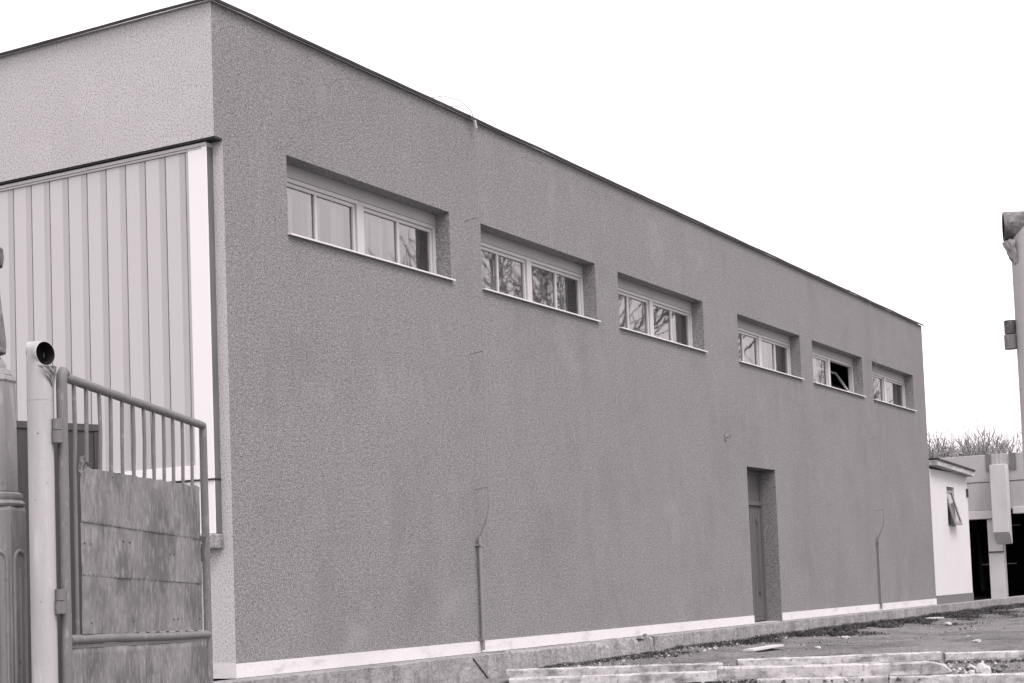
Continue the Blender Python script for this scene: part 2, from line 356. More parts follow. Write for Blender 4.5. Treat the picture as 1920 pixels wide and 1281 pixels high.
# windows ------------------------------------------------------------
def make_window(i, x0, bars=True, open_right=False):
    r = random.Random(100+i); D0 = .20
    X = lambda u: x0 + u
    f = MB()
    h = ZT - ZB
    zt_ = ZT - .145                                                   # under the shutter box
    def b(u0, u1, z0, z1, y0, y1, m=f): m.box(X(u0), y0, z0, X(u1), y1, z1)
    e = .002
    b(e, .055, ZB+e, zt_, D0, D0+.09); b(WW-.055, WW-e, ZB+e, zt_, D0, D0+.09)
    b(.055, WW-.055, zt_-.045, zt_, D0+.001, D0+.088); b(.055, WW-.055, ZB+e, ZB+.055, D0+.001, D0+.088)
    b(WW/2-.065, WW/2+.065, ZB+.055, zt_-.045, D0-.004, D0+.086)
    fo = f.build('window', M['frame'], B, loc=(x0, 0, ZB), bevel=.004)
    s = MB(); s.add([(X(.002), D0-.002, ZT-.002), (X(WW-.002), D0-.002, ZT-.002), (X(WW-.002), D0-.002, zt_+.004), (X(.002), D0-.002, zt_+.004),
                     (X(.002), WT, ZT-.002), (X(WW-.002), WT, ZT-.002), (X(WW-.002), WT, zt_+.004), (X(.002), WT, zt_+.004)],
                    [(0,1,2,3), (4,7,6,5), (0,4,5,1), (3,2,6,7), (1,5,6,2), (0,3,7,4)])
    s.build('shutter_box', M['shutter_box'], fo)
    si = MB(); si.add([(X(-.012), -.045, ZB-.012), (X(WW+.03), -.045, ZB-.012), (X(WW+.03), -.045, ZB+.006), (X(-.012), -.045, ZB+.006),
                       (X(-.012), -.0008, ZB-.006), (X(WW+.03), -.0008, ZB-.006), (X(WW+.03), -.0008, ZB+.014), (X(-.012), -.0008, ZB+.014)],
                      [(0,1,2,3), (4,7,6,5), (0,4,5,1), (3,2,6,7), (1,5,6,2), (0,3,7,4)])
    si.box(X(.002), -.0006, ZB+.002, X(WW-.002), D0-.001, ZB+.016)
    si.build('sill', M['sill'], fo)
    pn = MB()
    za, zb_ = ZB+.055, zt_-.045
    for k, (u0, u1) in enumerate(((.058, WW/2-.068), (WW/2+.068, WW-.058))):
        sm = MB(); q = .042
        if k == 1 and open_right:
            # hopper casement tilted into the room, hinged at its foot
            T = Matrix.Translation((0, D0+.05, za)) @ Matrix.Rotation(radians(-32), 4, 'X') @ Matrix.Translation((0, -(D0+.05), -za))
            m2 = MB()
            m2.box(X(u0+.005), D0+.03, za, X(u0+q+.02), D0+.07, zb_); m2.box(X(u1-q-.02), D0+.03, za, X(u1-.005), D0+.07, zb_)
            m2.box(X(u0+q+.02), D0+.031, zb_-q, X(u1-q-.02), D0+.069, zb_-.001); m2.box(X(u0+q+.02), D0+.031, za+.001, X(u1-q-.02), D0+.069, za+q)
            sm.add([T @ v for v in m2.v], m2.f)
            p4 = [(X(u0+q), D0+.05, za+q), (X(u1-q), D0+.05, za+q), (X(u1-q), D0+.05, zb_-q), (X(u0+q), D0+.05, zb_-q)]
            pn.add([T @ Vector(p) for p in p4], [(0,1,2,3)])
        else:
            sm.box(X(u0), D0+.02, za+.002, X(u0+q), D0+.06, zb_-.002); sm.box(X(u1-q), D0+.02, za+.002, X(u1), D0+.06, zb_-.002)
            sm.box(X(u0+q), D0+.021, zb_-q, X(u1-q), D0+.059, zb_-.003); sm.box(X(u0+q), D0+.021, za+.003, X(u1-q), D0+.059, za+q)
            if bars:
                c = (u0+u1)/2; sm.box(X(c-.022), D0+.022, za+q, X(c+.022), D0+.058, zb_-q)
            pn.add([(X(u0+q), D0+.045, za+q), (X(u1-q), D0+.045, za+q), (X(u1-q), D0+.045, zb_-q), (X(u0+q), D0+.045, zb_-q)], [(0,1,2,3)])
        sm.build('sash', M['frame'], fo, bevel=.003)
    pn.build('pane', M['glass'], fo, fixn=False)
    # curtains hanging in soft folds behind the glass
    spans = {0: ((.05, .30), (.44, .62), (.78, 1.12), (1.30, 1.58), (1.70, 2.05), (2.14, 2.34), (2.45, 2.72), (2.86, 3.14)), 1: ((.05, .40), (.48, 1.55), (1.66, 2.3), (2.38, 2.75), (2.82, 3.14)), 2: ((.05, .8), (.9, 1.5), (1.7, 2.6), (2.75, 3.14)),
             3: ((.3, 1.5), (1.75, 2.5), (2.7, 3.14)), 4: ((.06, 1.3),), 5: ((.1, 1.2), (1.75, 2.6), (2.72, 3.14))}[i]
    for (u0, u1) in spans:
        n = max(6, int((u1-u0)/.02)); vs = []
        ph = r.random()*6
        for j in range(n+1):
            u = u0 + (u1-u0)*j/n
            y = D0 + .20 + .028*sin(u*38+ph) + .015*sin(u*71+ph*2)
            vs += [(X(u), y, ZB-.1), (X(u + .01*sin(u*20)), y*.9+.03, ZT+.05)]
        cm = MB(); cm.add(vs, [(2*j, 2*j+2, 2*j+3, 2*j+1) for j in range(n)])
        cm.build('curtain', M['curtain'], fo, smooth=True)
    return fo
for i, x in enumerate(WX): make_window(i, x, bars=i < 4, open_right=(i == 4))

# door ---------------------------------------------------------------
DY = .27
df = MB()
df.box(DX0+.002, DY, .002, DX0+.09, DY+.05, DZ-.002).box(DX1-.09, DY, .002, DX1-.002, DY+.05, DZ-.002)
df.box(DX0+.09, DY+.001, DZ-.09, DX1-.09, DY+.049, DZ-.002).box(DX0+.05, DY-.025, 2.055, DX1-.05, DY+.049, 2.13)
do = df.build('door', M['door'], B, loc=(DX0, DY, 0), bevel=.005)
dl = MB().box(DX0+.09, DY+.014, .02, DX1-.09, DY+.046, 2.055)
for k in range(9):                                                     # boarded leaf
    u = DX0+.10 + k*.131; dl.box(u, DY+.006, .10, u+.120, DY+.0138, 1.98)
dl.build('door_leaf', M['door'], do, bevel=.003)
MB().box(DX0+.09, DY+.02, 2.13, DX1-.09, DY+.04, DZ-.09).build('transom_panel', M['door'], do)
MB().tube([(DX1-.33, DY-.02, .55), (DX1-.33, DY-.02, 1.78)], .006, 8).box(DX1-.37, DY-.012, 1.74, DX1-.29, DY+.0055, 1.82).box(DX1-.35, DY-.03, .50, DX1-.27, DY+.0055, .54).build('bolt_bar', M['door'], do)
MB().tube([(DX0+.2, DY-.05, 1.05), (DX0+.34, DY-.05, 1.05)], .011, 8).tube([(DX0+.2, DY-.05, 1.05), (DX0+.2, DY+.006, 1.05)], .009, 8).build('handle', M['iron'], do)
MB().box(DX0+.002, -.0045, -.02, DX1-.002, DY+.3, .0015).build('threshold', M['concrete_pale'], do)

# small hook left of the door
MB().tube([(12.85, .0, 3.13), (12.85, -.09, 3.13), (12.85, -.11, 3.16)], .012, 8).box(12.815, -.02, 3.09, 12.885, -.0005, 3.18).build('wall_hook', M['conduit'], B)

# glazed bay of cast channel glass on the front ------------------------
BX = -.09; Y0 = .131; YR = .40
bay = empty('glazed_bay', (0, 0, 0)); bay.parent = B
gch = MB(); y = YR; zb0, zt0 = 2.07, 5.165
while y < 7.2:
    p = .262
    prof = [(y, BX+.012), (y+.003, BX+.026), (y+.011, BX+.026), (y+.014, BX+.012), (y+.045, BX+.0125), (y+.090, BX+.012), (y+.100, BX+.0115), (y+p, BX+.012)]
    vs = []
    for yy, xx in prof: vs += [(xx, yy, zb0), (xx, yy, zt0)]
    gch.add(vs[:4], [(0,2,3,1)], 1); gch.add(vs[2:6], [(0,2,3,1)], 1); gch.add(vs[4:8], [(0,2,3,1)], 1)
    gch.add(vs[6:12], [(0,2,3,1), (2,4,5,3)], 2); gch.add(vs[10:], [(0,2,3,1), (2,4,5,3)], 0)
    y += p
gch.box(.015, YR, zb0, .02, 7.2, zt0, 0)
gch.build('channel_glass', [M['channel'], M['channel_seam'], M['channel_flange']], bay)
MB().box(BX-.002, Y0, 1.395, -.0008, YR-.035, 5.218).build('corner_post', M['frame_white'], bay, bevel=.004)
MB().box(BX+.004, Y0-.004, 1.395, -.0008, Y0-.0008, 5.185).build('side_shade_strip', M['bay_side_shade'], bay)  # dark strip added where the frame's side only lies in shade
MB().box(BX+.004, YR-.034, 1.93, -.0008, YR-.001, 5.165).build('corner_trim', M['frame'], bay, bevel=.003)
MB().box(BX-.004, Y0+.06, 5.166, -.001, 7.2, 5.19).box(BX-.012, Y0-.004, 5.191, -.001, 7.2, HF-.03).build('top_rail', M['frame'], bay, bevel=.003)
MB().box(BX-.001, YR-.034, 1.93, -.001, 7.2, 2.068).build('transom', M['frame_white'], bay, bevel=.003)
MB().box(BX-.018, Y0-.01, 1.912, -.001, 7.2, 1.928).build('drip_strip', M['flashing'], bay)
MB().box(BX, YR-.034, 1.395, -.001, 7.2, 1.91).build('apron_panel', M['frame_white'], bay)
MB().box(BX-.03, Y0-.02, 1.25, -.001, 7.2, 1.392).build('bay_sill', M['concrete'], bay, bevel=.012)

# loose mortar on the corner, roof wires --------------------------------
# ------------------------------------------------------------------ lightning conductors
def conductor(x, zlist, ztop, bend, label):
    root = empty('lightning_conductor', (x, 0, 0)); tag(root, label, 'lightning conductor', 'lightning conductors on the long wall')
    r = random.Random(int(x*10)); oy = -.19
    for z in zlist:
        MB().tube([(x, .0, z-.012), (x, oy*.5, z+.004), (x, oy, z+.012), (x, oy-.006, z-.03)], .006, 6).build('wall_pin', M['conduit'], root)
    pts = [(x+.18, -.06, ztop-.03), (x+.15, -.15, ztop-.35), (x, oy, zlist[0])]
    for a, b in zip(zlist, zlist[1:]):
        for t in (.25, .5, .75, 1): pts.append((x + .012*r.uniform(-1, 1), oy + .008*r.uniform(-1, 1), a + (b-a)*t))
    MB().tube(pts, .0034, 6).build('cable', M['cable'], root)
    zz = zlist[-1]
    MB().tube([(x, oy, zz), (x+.004, oy, zz-.22), (x, oy+.03, zz-.36), (x-.0, -.09, zz-.50), (x, -.045, zz-.60)], [.007, .009, .010, .011, .012], 8).build('lead_in', M['conduit'], root)
    MB().tube([(x, -.045, zz-.58), (x, -.045, .03)], .022, 12).build('conduit', M['conduit'], root, smooth=True)
    for z in (zz-.68, .16): MB().box(x-.034, -.073, z-.014, x+.034, -.0128 if z < HP+.03 else -.0005, z+.014).build('pipe_clip', M['conduit'], root)
    return root
conductor(4.60, (5.285, 3.636, 1.978), H, 0, 'thin wire on wall pins with a grey conduit below the second window')
conductor(21.13, (5.28, 3.62, 2.10), H, 0, 'thin wire on wall pins with a conduit right of the recessed door')
rw = MB()
rw.tube([(3.9, .02, H+.04), (4.2, .0, H+.14), (4.5, -.05, H+.15), (4.72, -.08, H+.06), (4.80, -.07, H-.04), (4.82, -.075, H-.14)], .0045, 6)
rw.tube([(4.3, .02, H+.04), (4.5, -.02, H+.08), (4.68, -.07, H+.04), (4.79, -.075, H-.08)], .004, 6)
rwo = rw.build('roof_wire', M['cable']); tag(rwo, 'thin pale wire loop springing over the roof edge above the wall', 'wire')
MB().tube([(4.80, -.075, H-.03), (4.825, -.08, H-.13)], .018, 8).build('wire_clamp', M['stone'], rwo)
r2 = MB().tube([(18.0, .02, H+.04), (18.6, 0, H+.10), (19.4, -.03, H+.09), (19.9, -.04, H+.05), (20.3, -.05, H-.01)], .0045, 6).build('roof_wire', M['cable'])
tag(r2, 'faint low wire along the far end of the roof edge', 'wire')

# ------------------------------------------------------------------ white outbuilding beyond the workshop
A = empty('outbuilding', (27.5, 0, 0)); tag(A, 'small white rendered outbuilding with a sloping roof and a tilted narrow window', 'outbuilding')
AX0, AX1 = L+.004, 29.3
wx0, wx1, wz0, wz1 = 27.22, 27.95, 1.86, 2.83
m = wall_xz(AX0, AX1, .0, 3.20, [(wx0, wx1, wz0, wz1)], .0, .25); m.build('wall', M['white_render'], A)
MB().box(AX1-.25, .252, 0, AX1, 4, 3.18).box(AX0, 4.0, 0, AX1, 4.25, 3.18).build('back_wall', M['white_render'], A)
MB().box(AX0+.002, -.014, 0, AX1+.012, -.0006, .20).box(AX1+.0006, -.0005, 0, AX1+.014, 4, .20).build('plinth', M['grey_render'], A)
rr = MB()
def zr(x): return 3.425 - (x - AX0) * .034
rr.add([(AX0, -.20, zr(AX0)-.15), (AX1+.02, -.20, zr(AX1+.02)-.15), (AX1+.02, -.20, zr(AX1+.02)-.03), (AX0, -.20, zr(AX0)-.03),
        (AX0, 4.3, zr(AX0)-.15), (AX1+.02, 4.3, zr(AX1+.02)-.15), (AX1+.02, 4.3, zr(AX1+.02)-.03), (AX0, 4.3, zr(AX0)-.03)],
       [(0,1,2,3), (4,7,6,5), (0,4,5,1), (3,2,6,7), (1,5,6,2), (0,3,7,4)])
ro = rr.build('roof', M['concrete_pale'], A)
r3 = MB(); r3.add([(x, yy, zr(x)+dz) for x in (AX0, AX1+.04) for yy, dz in ((-.23, -.027), (4.32, -.027), (4.32, .012), (-.23, .012))], [(0,1,2,3), (4,7,6,5), (0,4,5,1), (1,5,6,2), (2,6,7,3), (3,7,4,0)])
r3.build('roof_edge', M['flashing'], ro)
fr = MB().box(wx0+.001, .10, wz0+.001, wx0+.05, .16, wz1-.001).box(wx1-.05, .10, wz0+.001, wx1-.001, .16, wz1-.001).box(wx0+.05, .101, wz1-.05, wx1-.05, .159, wz1-.001).box(wx0+.05, .101, wz0+.001, wx1-.05, .159, wz0+.05)
fw = fr.build('window', M['frame'], A)
T = Matrix.Translation((0, .08, wz1-.08)) @ Matrix.Rotation(radians(-15), 4, 'X') @ Matrix.Translation((0, -.08, -(wz1-.08)))
m2 = MB().box(wx0+.03, .05, wz0+.0, wx0+.10, .09, wz1-.08).box(wx1-.10, .05, wz0, wx1-.03, .09, wz1-.08).box(wx0+.1, .051, wz1-.15, wx1-.1, .089, wz1-.081).box(wx0+.1, .051, wz0+.001, wx1-.1, .089, wz0+.07)
sm = MB(); sm.add([T @ v for v in m2.v], m2.f); sm.build('sash', M['conduit'], fw)
p4 = [(wx0+.1, .07, wz0+.07), (wx1-.1, .07, wz0+.07), (wx1-.1, .07, wz1-.15), (wx0+.1, .07, wz1-.15)]
pm = MB(); pm.add([T @ Vector(p) for p in p4], [(0,1,2,3)]); pm.build('pane', M['glass'], fw, fixn=False)
MB().box(AX0, .27, 0, AX1-.26, .29, 3.15).build('room_screen', M['black_room'], A)  # dark sheet behind the window stands in for the unlit room
MB().box(29.16, -.05, 2.62, 29.22, -.0005, 2.84).build('wall_lamp', M['iron'], A)

# ------------------------------------------------------------------ precast concrete hall, open fronted
HX = 40.0
HL = empty('concrete_hall', (HX, 0, 0)); tag(HL, 'open fronted precast concrete hall behind the white outbuilding', 'hall')
MB().box(HX, -3.5, 3.56, HX+.2, 12, 4.43).build('upper_wall_panel', M['precast'], HL, bevel=.015)
MB().box(HX+.02, -3.5, 2.66, HX+.2, 12, 3.545).build('lower_wall_panel', M['precast'], HL, bevel=.015)
MB().box(HX-.12, 1.75, 2.38, HX+.3, 12, 2.65).box(HX-.12, -3.5, 2.50, HX+.3, 1.15, 2.72).build('edge_beam', M['precast_post'], HL, bevel=.02)
hp = MB()
ya, yb = 1.22, 1.72
prof = [(HX-.45, 4.07), (HX-.45, 1.93), (HX-.02, 1.55), (HX-.02, 4.07)]
vs = [(x, yy, z) for yy in (ya, yb) for x, z in prof]
hp.add(vs, [(0,1,2,3), (7,6,5,4), (0,4,5,1), (1,5,6,2), (2,6,7,3), (3,7,4,0)])
hp.build('bracket_post', M['precast_post'], HL, bevel=.015)
MB().box(HX-.019, 1.53, -.45, HX+.38, 1.99, 2.37).build('pillar', M['precast_post'], HL, bevel=.015)
MB().box(HX-.06, 1.5, 1.30, HX-.02, 1.98, 1.34).build('pillar_band', M['iron'], HL)
for (q0, q1) in ((.98, 1.19), (1.75, 1.92)): MB().box(HX-.03, q0, 3.9, HX-.002, q1, 4.43).build('recess_strip', M['grey_render'], HL)
for q0 in (1.40, 1.53): MB().tube([(HX-.2, q0, 4.07), (HX-.2, q0, 4.49)], .014, 6).build('starter_bar', M['stone'], HL)
MB().box(HX+.2, -3.5, 4.2, HX+26, 12, 4.4).build('roof', M['roof_felt'], HL)
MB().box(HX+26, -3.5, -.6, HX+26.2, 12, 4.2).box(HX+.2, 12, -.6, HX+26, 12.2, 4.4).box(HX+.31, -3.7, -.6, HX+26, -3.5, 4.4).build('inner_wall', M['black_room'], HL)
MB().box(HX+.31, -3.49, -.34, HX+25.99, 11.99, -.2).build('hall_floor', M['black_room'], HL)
for (q0, q1) in ((6, 2.3), (5, .95)): MB().tube([(HX+q0, 2.2, q1), (HX+q0, 3.4, q1)], .02, 6).build('rail', M['stone'], HL)

# ------------------------------------------------------------------ gate: left post, leaf
def pipe_post(ax, ay, zbot, ztop, R, dirv, mouth, name, label, top='post_paint'):
    """upright pipe whose top turns through a mitre into a short open mouth"""
    root = empty(name, (ax, ay, zbot)); tag(root, label, 'gate post')
    d = Vector(dirv).normalized(); side = Vector((-d.y, d.x, 0)); n = 32; c = Vector((ax, ay, 0))
    def ring_v(z, r): return [c + Vector((0,0,z)) + (d*cos(2*pi*k/n) + side*sin(2*pi*k/n))*r for k in range(n)]
    def ring_m(zc, r): return [c + Vector((0,0,zc)) + d*(cos(2*pi*k/n)*r) + side*(sin(2*pi*k/n)*r) - Vector((0,0,cos(2*pi*k/n)*r)) for k in range(n)]
    def ring_h(t, zc, r): return [c + Vector((0,0,zc)) + d*t + side*(sin(2*pi*k/n)*r) - Vector((0,0,cos(2*pi*k/n)*r)) for k in range(n)]
    m = MB(); zc = ztop - R
    rings = [ring_v(zbot, R), ring_v(zbot + .6*(zc-R-zbot), R), ring_v(zc - R*1.05, R), ring_m(zc, R), ring_h(mouth, zc, R), ring_h(mouth+.001, zc, R*.93), ring_h(-R*.5, zc, R*.90)]
    vs = [p for r in rings for p in r]
    fs = [(i*n+k, i*n+(k+1) % n, (i+1)*n+(k+1) % n, (i+1)*n+k) for i in range(len(rings)-1) for k in range(n)]
    mi = [0]*(3*n) + [2]*(2*n) + [1]*n
    m.v = vs; m.f = fs + [tuple((len(rings)-1)*n+k for k in range(n))]; m.m = mi + [1]
    m.build('post_pipe', [M['post_paint'], M['hole'], M[top]], root, smooth=True)
    # crumpled torn metal under the mouth
    t = MB(); nn = 14
    rows = []
    for j in range(5):
        row = []
        for k in range(nn+1):
            a = (-1.0 + 2.0*k/nn)*(.95 - .17*j); zz = zc - R*1.02 - j*.022 - .02*(1-abs(a))*(j/4) - .012*noise.noise(Vector((k*.8, j*.9, ax)))
            rr_ = R + .004 + (.030*(1-j/4) + .010*noise.noise(Vector((k*.9, j*1.3, 5)))) * (1 - a*a*.8)
            row.append(c + Vector((0,0,zz)) + (d*cos(a*.9 + .16*j) + side*sin(a*.9 + .16*j))*rr_)
        rows += row
    t.add(rows, [(j*(nn+1)+k, j*(nn+1)+k+1, (j+1)*(nn+1)+k+1, (j+1)*(nn+1)+k) for j in range(4) for k in range(nn)])
    t.build('torn_collar', M['torn'], root)
    MB().tube([(ax, ay, zc-.255), (ax, ay, zc-.250)], R+.0008, 32, cap=False).build('weld_seam', M['post_paint'], root, smooth=True)
    return root
# gate plane
P0 = Vector((-5.84, -3.606, 0)); GE = Vector((.932062, .362298, 0)); GN = Vector((.362298, -.932062, 0)); UZ = Vector((0,0,1))
def G(s, z, n=0.0): return P0 + GE*s + UZ*z + GN*n
PA = deep(76, 800, 8.62)
LP = pipe_post(PA.x, PA.y, -1.0, 2.185, .068, CR*.84 - CF*.55, .048, 'gate_post', 'pale thick pipe gate post with open bent mouth, left of the gate leaf')
# hinges: barrel halves with a strap back to the post
for z in (1.70, .79):
    hc = G(-.068, z)
    m = MB().tube([hc - UZ*.068, hc - UZ*.002], .031, 14)
    tp = Vector((PA.x, PA.y, z-.035)); dv = (tp - (hc - UZ*.035)); dv.z = 0
    m.obox(hc - UZ*.06 - GN*.008, dv*.75 + UZ*.0, GN*.016, UZ*.018)
    m.build('hinge_barrel', M['gate_paint'], LP, smooth=True)
gate = empty('gate_leaf', G(0, -.72)); tag(gate, 'rusty grey pipe framed gate leaf with bars over stained sheet panels', 'gate')
zt = lambda s: 2.000 - .022*s
zm = lambda s: .578 - .020*s
SR = 2.30
GB = -.55
MB().tube([G(0, GB), G(0, zt(0)-.03), G(.004, zt(0)+.008), G(.02, zt(0)+.026), G(.05, zt(0)+.018)], .0295, 14).build('hinge_stile', M['gate_paint'], gate, smooth=True)
MB().tube([G(.03, zt(.03)), G(SR-.03, zt(SR-.03)), G(SR-.006, zt(SR)-.008)], .0265, 14).build('top_rail', M['gate_paint'], gate, smooth=True)
MB().tube([G(SR-.01, zt(SR)+.012), G(SR, zt(SR)-.02), G(SR+.012, GB)], .0265, 14).build('lock_stile', M['gate_paint'], gate, smooth=True)
MB().tube([G(.03, zm(.03)), G(.6, zm(.6)+.004), G(1.5, zm(1.5)-.003), G(SR+.01, zm(SR))], .027, 14).build('middle_rail', M['gate_paint'], gate, smooth=True)
MB().tube([G(.03, GB+.03), G(SR, GB+.03)], .027, 14).build('bottom_rail', M['gate_paint'], gate, smooth=True)
for k, s in enumerate((.159, .326, .51, .68, .855, 1.028, 1.20, 1.37, 1.545, 1.715, 1.89, 2.07)):
    r = random.Random(k); j = r.uniform(-.008, .008)
    b = MB().tube([G(s, zt(s)-.02), G(s+j, 1.75, .002*r.uniform(-1, 1)), G(s+j*.5, 1.48, -.004), G(s, zm(s)+.02, -.004)], .0115, 10).build('bar', M['gate_paint'], gate, smooth=True)
# sheet panel in front of the bars, torn along its top edge
def sheet(s0, s1, zfun_b, zfun_t, n0, seed, ns=46, nz=22, thick=.003, edge=.0):
    m = MB(); r = random.Random(seed); vs = []
    for j in range(nz+1):
        for i in range(ns+1):
            s = s0 + (s1-s0)*i/ns; zb2, zt2 = zfun_b(s), zfun_t(s); z = zb2 + (zt2-zb2)*j/nz
            if j == nz and edge: z += edge*noise.noise(Vector((s*9, seed, 0))) + .5*edge*noise.noise(Vector((s*31, seed, 3)))
            se = s
            if i in (0, ns): se = s + .008*noise.noise(Vector((z*8, seed, i)))
            vs.append(G(se, z, n0 + .007*noise.noise(Vector((s*2.0, z*2.6, seed))) + .003*noise.noise(Vector((s*6, z*5, seed)))))
    w_ = ns+1
    m.add(vs, [(j*w_+i, j*w_+i+1, (j+1)*w_+i+1, (j+1)*w_+i) for j in range(nz) for i in range(ns)])
    return m
sg1 = lambda s: 1.225 - .0265*s
sg2 = lambda s: .930 - .0265*s
L0 = lambda s: .175; 
parts = ((sg1, lambda s: 1.520, .0205, 1, .011), (sg2, lambda s: sg1(s)+.016, .0165, 2, 0), (lambda s: zm(s)+.030, lambda s: sg2(s)+.016, .0125, 3, 0))
for (zb2, zt2, n0, sd_, ed_) in parts:
    m = sheet(.172, 2.120 + .012*sd_, zb2, zt2, n0 + .004, sd_, edge=ed_)
    if sd_ < 3:                                                        # the riveted seam along the foot of the sheet
        for s in [.2 + .064*k for k in range(31)]: m.tube([G(s, zb2(s)+.009, n0), G(s, zb2(s)+.009, n0+.0105)], .0035, 6, mi=0)
    for (s, z) in {1: ((.62, 1.49), (.9, 1.48)), 2: ((.30, 1.10), (.78, 1.125), (.88, 1.12), (1.55, 1.06), (1.62, 1.06), (.21, 1.10)), 3: ((.3, .66), (.92, .655), (1.6, .65), (1.68, .65), (2.10, .64))}[sd_]:
        m.tube([G(s, z, n0), G(s, z, n0 + .009)], .0048, 8, mi=1)
    o = m.build('sheet_panel', [M['gate_sheet'], M['iron']], gate, smooth=True)
tr = MB()
tr.add([G(.15, 1.50, .02), G(.155, 1.575, .03), G(.18, 1.585, .045), G(.215, 1.55, .04), G(.25, 1.525, .03), G(.205, 1.50, .022), G(.262, 1.54, .055), G(.17, 1.47, .035)],
       [(0,1,2,3), (0,3,5), (3,4,5), (3,6,4), (0,5,7)])
tr.build('torn_scrap', M['rust'], gate)
for (a_, b_, sd_) in ((.045, 1.135, 11), (1.15, 2.245, 12)):
    o = sheet(a_, b_, lambda s: GB+.06, lambda s: zm(s)-.038, .006, sd_).build('lower_panel', M['gate_sheet'], gate, smooth=True)
    so_ = o.modifiers.new('solid', 'SOLIDIFY'); so_.thickness = .003; so_.offset = 0
MB().obox(G(1.128, GB+.06, -.012), GE*.030, GN*.010, UZ*(zm(1.14)-.035-GB-.06)).build('centre_bar', M['gate_paint'], gate)
MB().obox(G(.03, zm(.03)-.045, -.004), GE*(SR-.06)-UZ*.044, GN*.012, UZ*.020).build('angle_rail', M['gate_paint'], gate)
for z in (1.70, .79):
    hc = G(-.068, z)
    MB().tube([hc + UZ*.002, hc + UZ*.062], .026, 14).obox(hc + UZ*.010 - GN*.008, GE*.05, GN*.016, UZ*.018).build('hinge_knuckle', M['gate_paint'], gate, smooth=True)
MB().obox(G(2.17, 1.16, .004), GE*.10, GN*.008, UZ*.03).obox(G(2.19, 1.02, .004), GE*.03, GN*.008, UZ*.12).build('latch', M['iron'], gate)

# right gate post, only its edge inside the view
PB = deep(1925, 460, 7.2)
RP = pipe_post(PB.x, PB.y, -1.0, 2.365, .068, -CR*.85 + CF*.2, .095, 'gate_post', 'pipe gate post with a dark torn top at the right edge of the view', 'stained')
hb = deep(1895, 628, 7.2)
MB().tube([hb + UZ*.005, hb + UZ*.064], .026, 14).obox(hb + UZ*.012 - Vector((.008, 0, 0)), (PB - hb).cross(UZ).cross(UZ)*-.6, Vector((.016, 0, 0)), UZ*.04).build('hinge_barrel', M['black_iron'], RP, smooth=True)
MB().tube([hb - UZ*.064, hb], .029, 14).obox(hb - UZ*.05 - Vector((.008, 0, 0)), (PB - hb).cross(UZ).cross(UZ)*-.6, Vector((.016, 0, 0)), UZ*.04).build('hinge_barrel', M['gate_paint'], RP, smooth=True)

# ------------------------------------------------------------------ ornamental cast iron pier at the left edge
PC = deep(-20, 1000, 9.0); px_, py_ = PC.x, PC.y
AP = empty('cast_iron_pillar', (px_, py_, -.9)); tag(AP, 'old octagonal cast iron pillar with arched flutes, cut by the left edge', 'pillar', kind='thing')
ang = math.atan2(-CF.y, -CF.x)
o8 = ang + radians(8)
def oct_(prof, name, mt, n=8): return MB().lathe((px_, py_, 0), prof, n, o8).build(name, M[mt], AP, bevel=.006)
oct_([(.235, -1.0), (.235, -.5), (.200, -.46), (.200, 1.30), (.192, 1.325)], 'lower_shaft', 'cast_iron')
MB().lathe((px_, py_, 0), [(.190, 1.326), (.196, 1.34), (.188, 1.355), (.178, 1.36), (.186, 1.375), (.184, 1.395), (.165, 1.405)], 32).build('lower_moulding', M['cast_iron'], AP, smooth=True)
oct_([(.160, 1.406), (.155, 2.02), (.162, 2.035), (.150, 2.065)], 'upper_shaft', 'cast_iron')
MB().lathe((px_, py_, 0), [(.140, 2.066), (.125, 2.10), (.105, 2.105), (.105, 2.13), (.085, 2.16), (.07, 2.18)], 32).build('cap_moulding', M['cast_iron'], AP, smooth=True)
MB().lathe((px_, py_, 0), [(.07, 2.181), (.105, 2.195), (.108, 2.25), (.100, 2.34), (.085, 2.47), (.072, 2.60), (.060, 2.68)], 24).build('finial_vase', M['stained'], AP, smooth=True)
MB().lathe((px_, py_, 0), [(.060, 2.681), (.095, 2.69), (.103, 2.74), (.098, 2.79), (.070, 2.815), (.080, 2.84), (.04, 2.87), (.01, 2.885)], 24).build('finial_knob', M['black_iron'], AP, smooth=True)
# raised arch mouldings on two facets
for fa in (pi/8, 3*pi/8, -pi/8):
    for q in (1,):
        th = o8 + fa; nv = Vector((cos(th), sin(th), 0)); tv = Vector((-sin(th), cos(th), 0)); ap = .200*cos(pi/8)
        c0 = Vector((px_, py_, 0)) + nv*(ap+.002)
        pts = [c0 - tv*.052 + UZ*-.45] + [c0 - tv*.052 + UZ*1.02] + [c0 + tv*(-.052*cos(a)) + UZ*(1.02+.055*sin(a)) for a in [pi*k/8 for k in range(1, 8)]] + [c0 + tv*.052 + UZ*1.02, c0 + tv*.052 + UZ*-.45]
        MB().tube(pts, .011, 8, ref=nv).tube([c0 + UZ*-.45, c0 + UZ*.98], .009, 8).build('arch_moulding', M['cast_iron'], AP, smooth=True)

# dark steel hoarding behind the gate
b0 = deep(-60, 790, 11.2); b1 = deep(185, 790, 11.9)
bz = 2.085
hd = MB(); v = (b1 - b0); v.z = 0; nrm = Vector((-v.y, v.x, 0)).normalized()
hd.obox(Vector((b0.x, b0.y, -.8)), v, nrm*.02, UZ*(bz+.8))
ho = hd.build('hoarding', M['board']); tag(ho, 'dark sheet steel hoarding standing behind the gate leaf', 'hoarding')
MB().obox(Vector((b0.x, b0.y, bz-.05)) - nrm*.012, v, nrm*.010, UZ*.045).build('top_angle', M['iron'], ho)
MB().obox(Vector((b1.x, b1.y, -.8)) - v.normalized()*.045 - nrm*.012, v.normalized()*.04, nrm*.010, UZ*(bz+.74)).build('end_angle', M['board'], ho)

